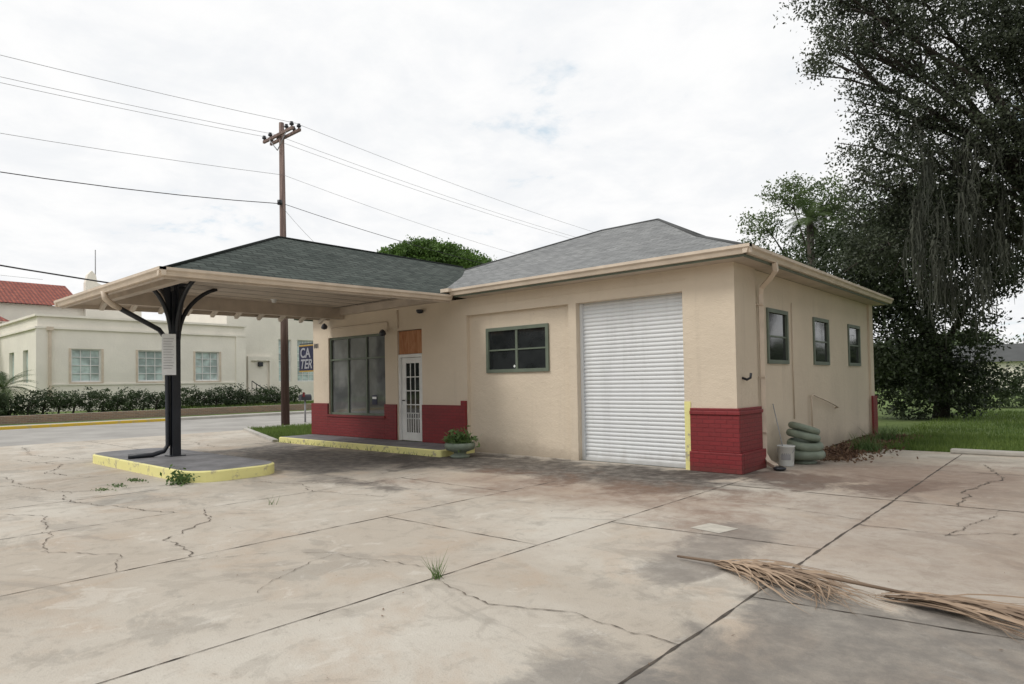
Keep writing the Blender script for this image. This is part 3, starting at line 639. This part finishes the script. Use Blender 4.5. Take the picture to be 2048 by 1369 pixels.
# ---------------------------------------------------------------- building across the street
CB=E('mission_style_civic_building')
def cb(name,L,mat,bev=0): return boxes(name,L,mat,CB,bev)
def cwall(name,axis,face,depth,a0,a1,z0,z1,ops,mat='stucco2'):
    L=[];cur=a0
    def add(p,q,u,v):
        if q-p>1e-3 and v-u>1e-3: L.append((face-depth,face,p,q,u,v) if axis=='y' else (p,q,face,face+depth,u,v))
    for (a,b,zb_,zt) in sorted(ops): add(cur,a,z0,z1); add(a,b,z0,zb_); add(a,b,zt,z1); cur=b
    add(cur,a1,z0,z1); cb(name,L,mat)
wins=[(.07,1.5,2.0,3.82),(3.4,4.85,2.0,3.82),(6.66,8.13,2.0,3.82)]
cwall('front_wing_wall','y',-37,.4,-1.46,9.8,.4,5.5,wins)
cwall('front_wing_side_wall','x',-1.46,.3,-48,-37.4,.4,5.5,[(-40,-38.9,2,3.8),(-43.2,-42,2,3.8)])
cb('wing_roof',[(-48,-37.4,-1.16,9.8,5.0,5.1)],'walk')
cb('wing_parapet_cap',[(-37.4,-36.85,-1.61,9.95,5.5,5.62),(-48,-37.4,-1.61,-1.2,5.5,5.62)],'stucco2')
cb('wing_cornice',[(-37,-36.88,-1.58,9.9,4.85,4.97),(-48,-37,-1.58,-1.46,4.85,4.97)],'stucco2')
cb('wing_band',[(-37,-36.93,-1.53,9.85,.4,1.0),(-37,-36.94,-1.52,9.84,1.82,1.9)],'stucco2')
cb('wing_pilasters',[(-37,-36.92,-1.54,-.9,1.0,4.85),(-37,-36.92,9.2,9.86,1.0,4.85)],'stucco2')
cb('wing_downspout',[(-36.92,-36.8,-1.0,-.88,1.0,4.9),(-36.95,-36.72,-1.08,-.8,4.75,4.95)],'trim')
def cwin(face,a,b,z0_,z1_,nc,nr):
    cb('window_glass',[(face-.22,face-.20,a,b,z0_,z1_)],'glass3')
    L=[(face-.2,face-.12,a,a+.07,z0_,z1_),(face-.2,face-.12,b-.07,b,z0_,z1_),(face-.2,face-.12,a+.07,b-.07,z1_-.07,z1_),(face-.2,face-.12,a+.07,b-.07,z0_,z0_+.07)]
    for i in range(1,nc): y_=a+(b-a)*i/nc; L.append((face-.19,face-.15,y_-.02,y_+.02,z0_+.07,z1_-.07))
    for i in range(1,nr): z_=z0_+(z1_-z0_)*i/nr; L.append((face-.188,face-.152,a+.07,b-.07,z_-.02,z_+.02))
    cb('window_frame',L,'white'); 
for w in wins: cwin(-37,*w,3,4); cb('window_surround',[(-37,-36.96,w[0]-.1,w[1]+.1,w[2]-.14,w[2]-.02),(-37,-36.97,w[0]-.12,w[0]-.02,w[2]-.02,w[3]+.02),(-37,-36.97,w[1]+.02,w[1]+.12,w[2]-.02,w[3]+.02)],'trim')
for a in (-43.2,-40): cb('side_window_glass',[(a,a+1.15,-1.3,-1.28,2,3.8)],'glass3')
tw=[(10.3,10.75,1.9,5.0),(13.6,14.6,1.9,5.0),(15.1,16.6,1.9,5.0)]
cwall('hall_wall','y',-39.5,.4,9.8,26,.4,7.2,tw)
for w in tw: cwin(-39.5,*w,2 if w[1]-w[0]<1.2 else 3,6)
cb('hall_mass',[(-50,-39.9,9.85,26,.4,7.1)],'stucco2')
cb('hall_door_surround',[(-39.5,-39.3,11.2,11.4,.4,3.4),(-39.5,-39.3,12.8,13.0,.4,3.4),(-39.5,-39.3,11.2,13.0,3.4,3.7)],'stucco2')
cb('wall_lantern',[(-39.5,-39.3,12.0,12.3,3.0,3.3)],'black')
SR=E('black_stair_railing'); 
L=[([(-37.0,10.3,1.95),(-35.2,10.9,.95)],.03),([(-37.0,10.3,1.5),(-35.2,10.9,.55)],.025)]
for t in np.linspace(0,1,6): x_=-37+1.8*t; y_=10.3+.6*t; L.append(([(x_,y_,.45),(x_,y_,1.95-t)],.022))
tubes('rails',L,'black',SR,6)
boxes('entry_steps',[(-39.4,-37.2,10.4,13.2,.42,1.0),(-37.2,-36.8,10.4,13.2,.42,.8),(-36.8,-36.4,10.4,13.2,.42,.6)],'walk',CB)
cb('rear_mass',[(-60,-50,-30,4.3,.4,7.5)],'stucco2')
mkobj('rear_tile_roof',[(-49.6,-30,7.5),(-49.6,4.2,7.5),(-54.5,4.2,9.6),(-54.5,-30,9.6),(-60.4,-30,7.5),(-60.4,4.2,7.5)],[(0,1,2,3),(3,2,5,4)],'tile',CB)
mkobj('low_tile_roof',[(-46.0,-20,5.9),(-46.0,-.8,5.9),(-49.9,-1.8,7.2),(-49.9,-20,7.2)],[(0,1,2,3)],'tile',CB)
cb('low_mass',[(-50,-46.4,-20,-1.2,.4,5.9)],'stucco2')
pr=[(4.2,7.0),(4.2,9.3),(4.35,9.9),(4.6,10.2),(4.85,9.9),(4.95,9.35),(5.4,9.15),(6.0,9.3),(6.5,9.7),(6.9,9.75),(7.2,9.4),(7.4,8.8),(7.9,8.4),(7.9,7.0)]
n=len(pr); V=[(-49.5,y_,z_) for y_,z_ in pr]+[(-50.0,y_,z_) for y_,z_ in pr]
mkobj('mission_gable_parapet',V,[tuple(range(n)),tuple(range(2*n-1,n-1,-1))]+[(i,n+i,n+(i+1)%n,(i+1)%n) for i in range(n)],'stucco2',CB)
cb('gable_wall',[(-50,-49.5,4.2,7.9,.4,7.0)],'stucco2')
tube('lightning_rod',[(-49.8,4.9,9.2),(-49.8,4.9,11.8)],.035,'wire2',CB,6)
hb=[]; y_=-14
while y_<11: hb.append((-32.6+random.uniform(-.15,.15),y_,.93+random.uniform(-.1,.14),.62+random.uniform(-.09,.12))); y_+=.62
HG=E('hedge_row'); P=clumps(hb,130,.22,26,.3,1.0); npmesh('foliage',leaves_at(P,.10),4,'hedge',HG)
tubes('stems',[([(b[0],b[1],.4),(b[0],b[1]+.1,1.0)],.05) for b in hb],'bark',HG,5)
def fronds(name,c,n,L,mat,rise=.9,drop=1.0,leaf=.28,w=.03,root=None,seg=12,fanlike=False):
    V=[];rn=[]
    for i in range(n):
        a=random.uniform(0,6.283); el=random.uniform(-.2,1.1)*rise; r=random.random(); p=Vector(c); v=Vector((math.cos(a)*math.cos(el),math.sin(a)*math.cos(el),math.sin(el)))
        for s in range(seg):
            q=p+v*(L/seg); side=v.cross(Vector((0,0,1))).normalized()
            V+=[p-side*.012,p+side*.012,q+side*.012,q-side*.012]; rn.append(r)
            ll=leaf*math.sin(math.pi*min(1,(s+1.5)/(seg+1)))
            for sg in (-1,1):
                for h in (0,.5):
                    b=p.lerp(q,h); e=b+side*sg*ll+v*ll*.6-Vector((0,0,ll*.25)); V+=[b,b+v*w,e,e-v*w*.2]; rn.append(r)
            p=q; v=(v-Vector((0,0,drop*.9/seg))).normalized()
    return npmesh(name,np.array([tuple(x) for x in V]),4,mat,root,np.array(rn))
SP=E('sago_palm'); tube('trunk',[(-33.2,-3.6,.4),(-33.2,-3.6,1.5)],[.22,.2],'bark',SP); fronds('crown_fronds',(-33.2,-3.6,1.7),42,1.6,'mid',1.,1.5,.28,.03,SP)

# ---------------------------------------------------------------- trees
tree('round_crown_tree',(-33.5,22.6,0),(-33.5,22.6,7.5),
 [(-36.2,20.3,10.6,1.6),(-34.9,21.5,11.3,1.6),(-33.6,22.6,11.6,1.7),(-32.3,23.6,11.2,1.7),(-31.2,24.7,10.6,1.7),(-30.0,25.8,10.0,1.3),(-37.4,19.5,10.1,1.1),(-33.5,22.5,10.2,1.8)],'lime',dens=70,cl_r=.45,nleaf=40,leaf=.22,tr=.35,sq=.65)
OAK=tree('added_sky_blocker_oak',(5.3,15.6,-.05),(5.0,15.2,4.5),
 [(-.9,10.0,12.9,1.0),(-.1,10.6,13.2,1.5),(-1.15,9.7,11.0,.7),(-.5,10.4,11.6,.9),(.35,11.1,11.3,1.3),(1.8,12.4,11.8,2.2),(3.2,13.6,10,2.2),(1.2,11.8,9.5,1.4),(2.3,12.9,7.9,1.6),(3.4,13.6,6.4,1.4),
  (4.7,14.9,12,2.8),(4.7,14.9,7.5,2.2),(.8,11.6,8.0,1.0),(1.5,12.3,6.8,1.1),(0.3,12,14.3,1.8),(2.6,12.5,14,2.4),(6.5,16.5,10,2.6),(3.6,12.2,8.6,1.5),(3.9,12.2,11,1.8),(-.15,11.3,9.9,.9),
  (-.5,12.7,8.9,1.2),(-.4,12.9,7.3,1.3),(-.7,12.8,5.8,1.2),(.6,13.5,6.5,1.5)],'oak',dens=38,cl_r=.42,nleaf=62,leaf=.10,tr=.42,shell=.3,lf=.4)
tree('added_sky_blocker_oak',(15.5,7,-.05),(14,7,4.5),[(10,4,8,3),(13,8,10,3),(11,.5,8.5,2.8),(9.5,8,7.5,2.6),(14,4,12,3.5),(16,8,9,3),(12,11,10,3),(10,1,5,2.2),(9.5,5,5,2.2),(12,-3,9,2.6)],'oak',dens=18,cl_r=.8,nleaf=60,leaf=.26,tr=.45,shell=.3)  # unseen oak, added to block sky light and darken the side wall
V=[];rn=[]
for i in range(60):
    cx=random.uniform(.6,4.1); cy=9.9+cx*.78+random.uniform(-.5,1.6); zt=random.uniform(4.2,9.0); Lm=random.uniform(.5,2.3)
    for j in range(32):
        p=Vector((cx+random.gauss(0,.15),cy+random.gauss(0,.15),zt+random.gauss(0,.25))); L=Lm*random.uniform(.2,1)*math.exp(-((p.x-cx)/.25)**2)
        n=7; a=random.uniform(0,3.14); s=Vector((math.cos(a),math.sin(a),0)); r=random.random()
        for q in range(n):
            w0=.020*(1-q/n)+.004; w1=.020*(1-(q+1)/n)+.003
            p2=p+Vector((random.gauss(0,.03),random.gauss(0,.03),-L/n)); V+=[p-s*w0,p+s*w0,p2+s*w1,p2-s*w1]; rn.append(r); p=p2
npmesh('hanging_moss',np.array([tuple(x) for x in V]),4,'moss',OAK,np.array(rn))
tree('dense_shrub_tree',(.3,18.3,-.05),(.3,18.3,2.2),
 [(-1.4,16.3,3,1.8),(-.6,16.8,1.4,1.4),(.2,17.6,2.6,1.8),(1.1,18.3,1.3,1.2),(-.6,17,5.6,2.0),(1.2,18.6,5.3,1.8),(-2.4,16.5,5.4,1.8),(0.5,18,7.5,1.8),(2.4,19.4,6.2,1.3)],'shade',dens=48,cl_r=.5,nleaf=46,leaf=.14,tr=.22,sq=1.0)
tree('light_leaf_tree',(-4.6,21.2,-.05),(-4.6,21.2,5.0),
 [(-6.6,19.6,8.7,.9),(-5.6,20.2,10.0,1.0),(-4.5,21.5,9.8,1.4),(-7.0,19.3,7.4,.9),(-5,21,7.2,1.6),(-3.5,22.3,8.4,1.9),(-2.5,23,6,2.1),(-6.2,20.1,6.0,1.3),(-4.8,20.8,4.6,1.6),(-1.5,24,9,1.9)],'mid',dens=38,cl_r=.40,nleaf=40,leaf=.13,tr=.20,shell=.3)
FPm=E('cabbage_palm'); tube('trunk',[(-4.2,18.9,0),(-4.3,18.9,5),(-4.3,18.8,8.3)],[.20,.16,.14],'bark',FPm); fronds('crown_fronds',(-4.3,18.8,8.4),34,1.25,'mid',1.1,1.4,.34,.035,FPm)
tb=[]
for i in range(60): x_=-50+i*2.6; tb.append((x_,84+random.uniform(-5,5)+abs(x_)*.1,2.2+random.uniform(-1,1.5),3.2+random.uniform(-.8,1.5)))
DT=E('distant_treeline'); P=clumps(tb,7,1.1,60,.3,1.0); npmesh('foliage',leaves_at(P,.42),4,'far',DT)
tb=[]
for i in range(46):
    a=math.radians(190+i*4); tb.append((60*math.cos(a),60*math.sin(a)-10,4+random.uniform(-1,2),4+random.uniform(-.8,1.5)))
DT2=E('distant_treeline'); P=clumps(tb,6,1.3,50,.3,1.0); npmesh('foliage',leaves_at(P,.5),4,'hedge',DT2)
FH=E('distant_house'); hx,hy=0,58
box('walls',hx-4,hx+4,hy,hy+6,0,2.6,'stucco2',FH); mkobj('roof',[(hx-4.5,hy-.5,2.6),(hx+4.5,hy-.5,2.6),(hx+4.5,hy+6.5,2.6),(hx-4.5,hy+6.5,2.6),(hx-4.5,hy+3,4.2),(hx+4.5,hy+3,4.2)],[(0,1,5,4),(2,3,4,5),(0,4,3),(1,2,5)],'sh_light',FH)
boxes('windows',[(hx-3,hx-2,hy-.05,hy-.01,1,2),(hx+1,hx+2,hy-.05,hy-.01,1,2)],'glass',FH)
tuft('wall_edge_shrub',.9,4.6,200,.3,.13,'weed',.01); tuft('wall_edge_shrub',.7,7.4,160,.3,.15,'weed',.01)
ub=[(x_,30+random.uniform(-2,3),.5+random.uniform(-.3,.5),.8+random.uniform(-.3,.6)) for x_ in np.arange(-3,16,1.3)]
UG=E('undergrowth_shrubs'); P=clumps(ub,36,.4,30,.3,1.0); npmesh('foliage',leaves_at(P,.16),4,'far',UG)

# ---------------------------------------------------------------- world, sun, camera
Wd=bpy.data.worlds.new('World'); S.world=Wd; Wd.use_nodes=True; t=Wd.node_tree; N=t.nodes; Lk=t.links
bg=N['Background']; sky=N.new('ShaderNodeTexSky'); sky.sky_type='NISHITA'; sky.sun_disc=False
EL=math.radians(46); sd=Vector((-.5,-.86,0)).normalized()
sky.sun_elevation=EL; sky.sun_rotation=math.atan2(sd.x,sd.y)
tc=N.new('ShaderNodeTexCoord'); sp=N.new('ShaderNodeSeparateXYZ'); Lk.new(tc.outputs['Generated'],sp.inputs[0])
def mt(op,a,b):
    n=N.new('ShaderNodeMath'); n.operation=op
    for i,v in enumerate((a,b)):
        if hasattr(v,'is_output'): Lk.new(v,n.inputs[i])
        else: n.inputs[i].default_value=v
    return n.outputs[0]
den=mt('ADD',mt('MAXIMUM',sp.outputs[2],0.),.16)
cb_=N.new('ShaderNodeCombineXYZ'); Lk.new(mt('DIVIDE',sp.outputs[0],den),cb_.inputs[0]); Lk.new(mt('DIVIDE',sp.outputs[1],den),cb_.inputs[1])
def nz(scale,det,rough,dist):
    n=N.new('ShaderNodeTexNoise'); n.inputs['Scale'].default_value=scale; n.inputs['Detail'].default_value=det; n.inputs['Roughness'].default_value=rough; n.inputs['Distortion'].default_value=dist; Lk.new(cb_.outputs[0],n.inputs['Vector']); return n.outputs['Fac']
def mr(f,a,b,c,d):
    n=N.new('ShaderNodeMapRange'); n.interpolation_type='SMOOTHSTEP'; Lk.new(f,n.inputs[0])
    for i,v in enumerate((a,b,c,d)): n.inputs[i+1].default_value=v
    return n.outputs[0]
n1=nz(1.1,8,.6,.3); n2=nz(2.6,8,.62,.2)
mask=mr(mt('ADD',mt('MULTIPLY',n1,.55),mt('MULTIPLY',n2,.45)),.345,.43,0.,1.)
def mx(f,a,b):
    n=N.new('ShaderNodeMix'); n.data_type='RGBA'
    for i,v in ((0,f),(6,a),(7,b)):
        if hasattr(v,'is_output'): Lk.new(v,n.inputs[i])
        else: n.inputs[i].default_value=v
    return n.outputs[2]
cloud=mx(mr(n2,.35,.62,0.,1.),(.905,.92,.94,1),(1.0,1.0,1.0,1))
sc=N.new('ShaderNodeVectorMath'); sc.operation='SCALE'; Lk.new(sky.outputs[0],sc.inputs[0]); sc.inputs['Scale'].default_value=.12
ad=mx(.7,sc.outputs[0],(.80,.93,1.0,1))
Lk.new(mx(mask,ad,cloud),bg.inputs['Color']); bg.inputs['Strength'].default_value=1.0
sl_=bpy.data.lights.new('sun','SUN'); sl_.energy=1.5; sl_.angle=math.radians(18); sl_.color=(1,.96,.9)
so=bpy.data.objects.new('sun',sl_); COL.objects.link(so)
dirv=-Vector((sd.x*math.cos(EL),sd.y*math.cos(EL),math.sin(EL))); so.rotation_euler=dirv.to_track_quat('-Z','Y').to_euler()

cam=bpy.data.cameras.new('camera'); co=bpy.data.objects.new('camera',cam); COL.objects.link(co)
cam.sensor_width=36; cam.lens=22.85; cam.shift_y=.0234; cam.clip_end=1000; cam.clip_start=.05
yaw=math.radians(41.3); p=math.radians(1.4); r=math.radians(.98)
fh=Vector((-math.sin(yaw),math.cos(yaw),0)); rh=Vector((math.cos(yaw),math.sin(yaw),0)); uz=Vector((0,0,1))
fw=fh*math.cos(p)+uz*math.sin(p); up=rh.cross(fw)
rt=rh*math.cos(r)-up*math.sin(r); up2=rt.cross(fw)
Mx=Matrix((rt,up2,-fw)).transposed().to_4x4(); Mx.translation=Vector((4.37,-10.67,1.6)); co.matrix_world=Mx
S.camera=co
S.view_settings.view_transform='Standard'; S.view_settings.look='None'; S.view_settings.exposure=0
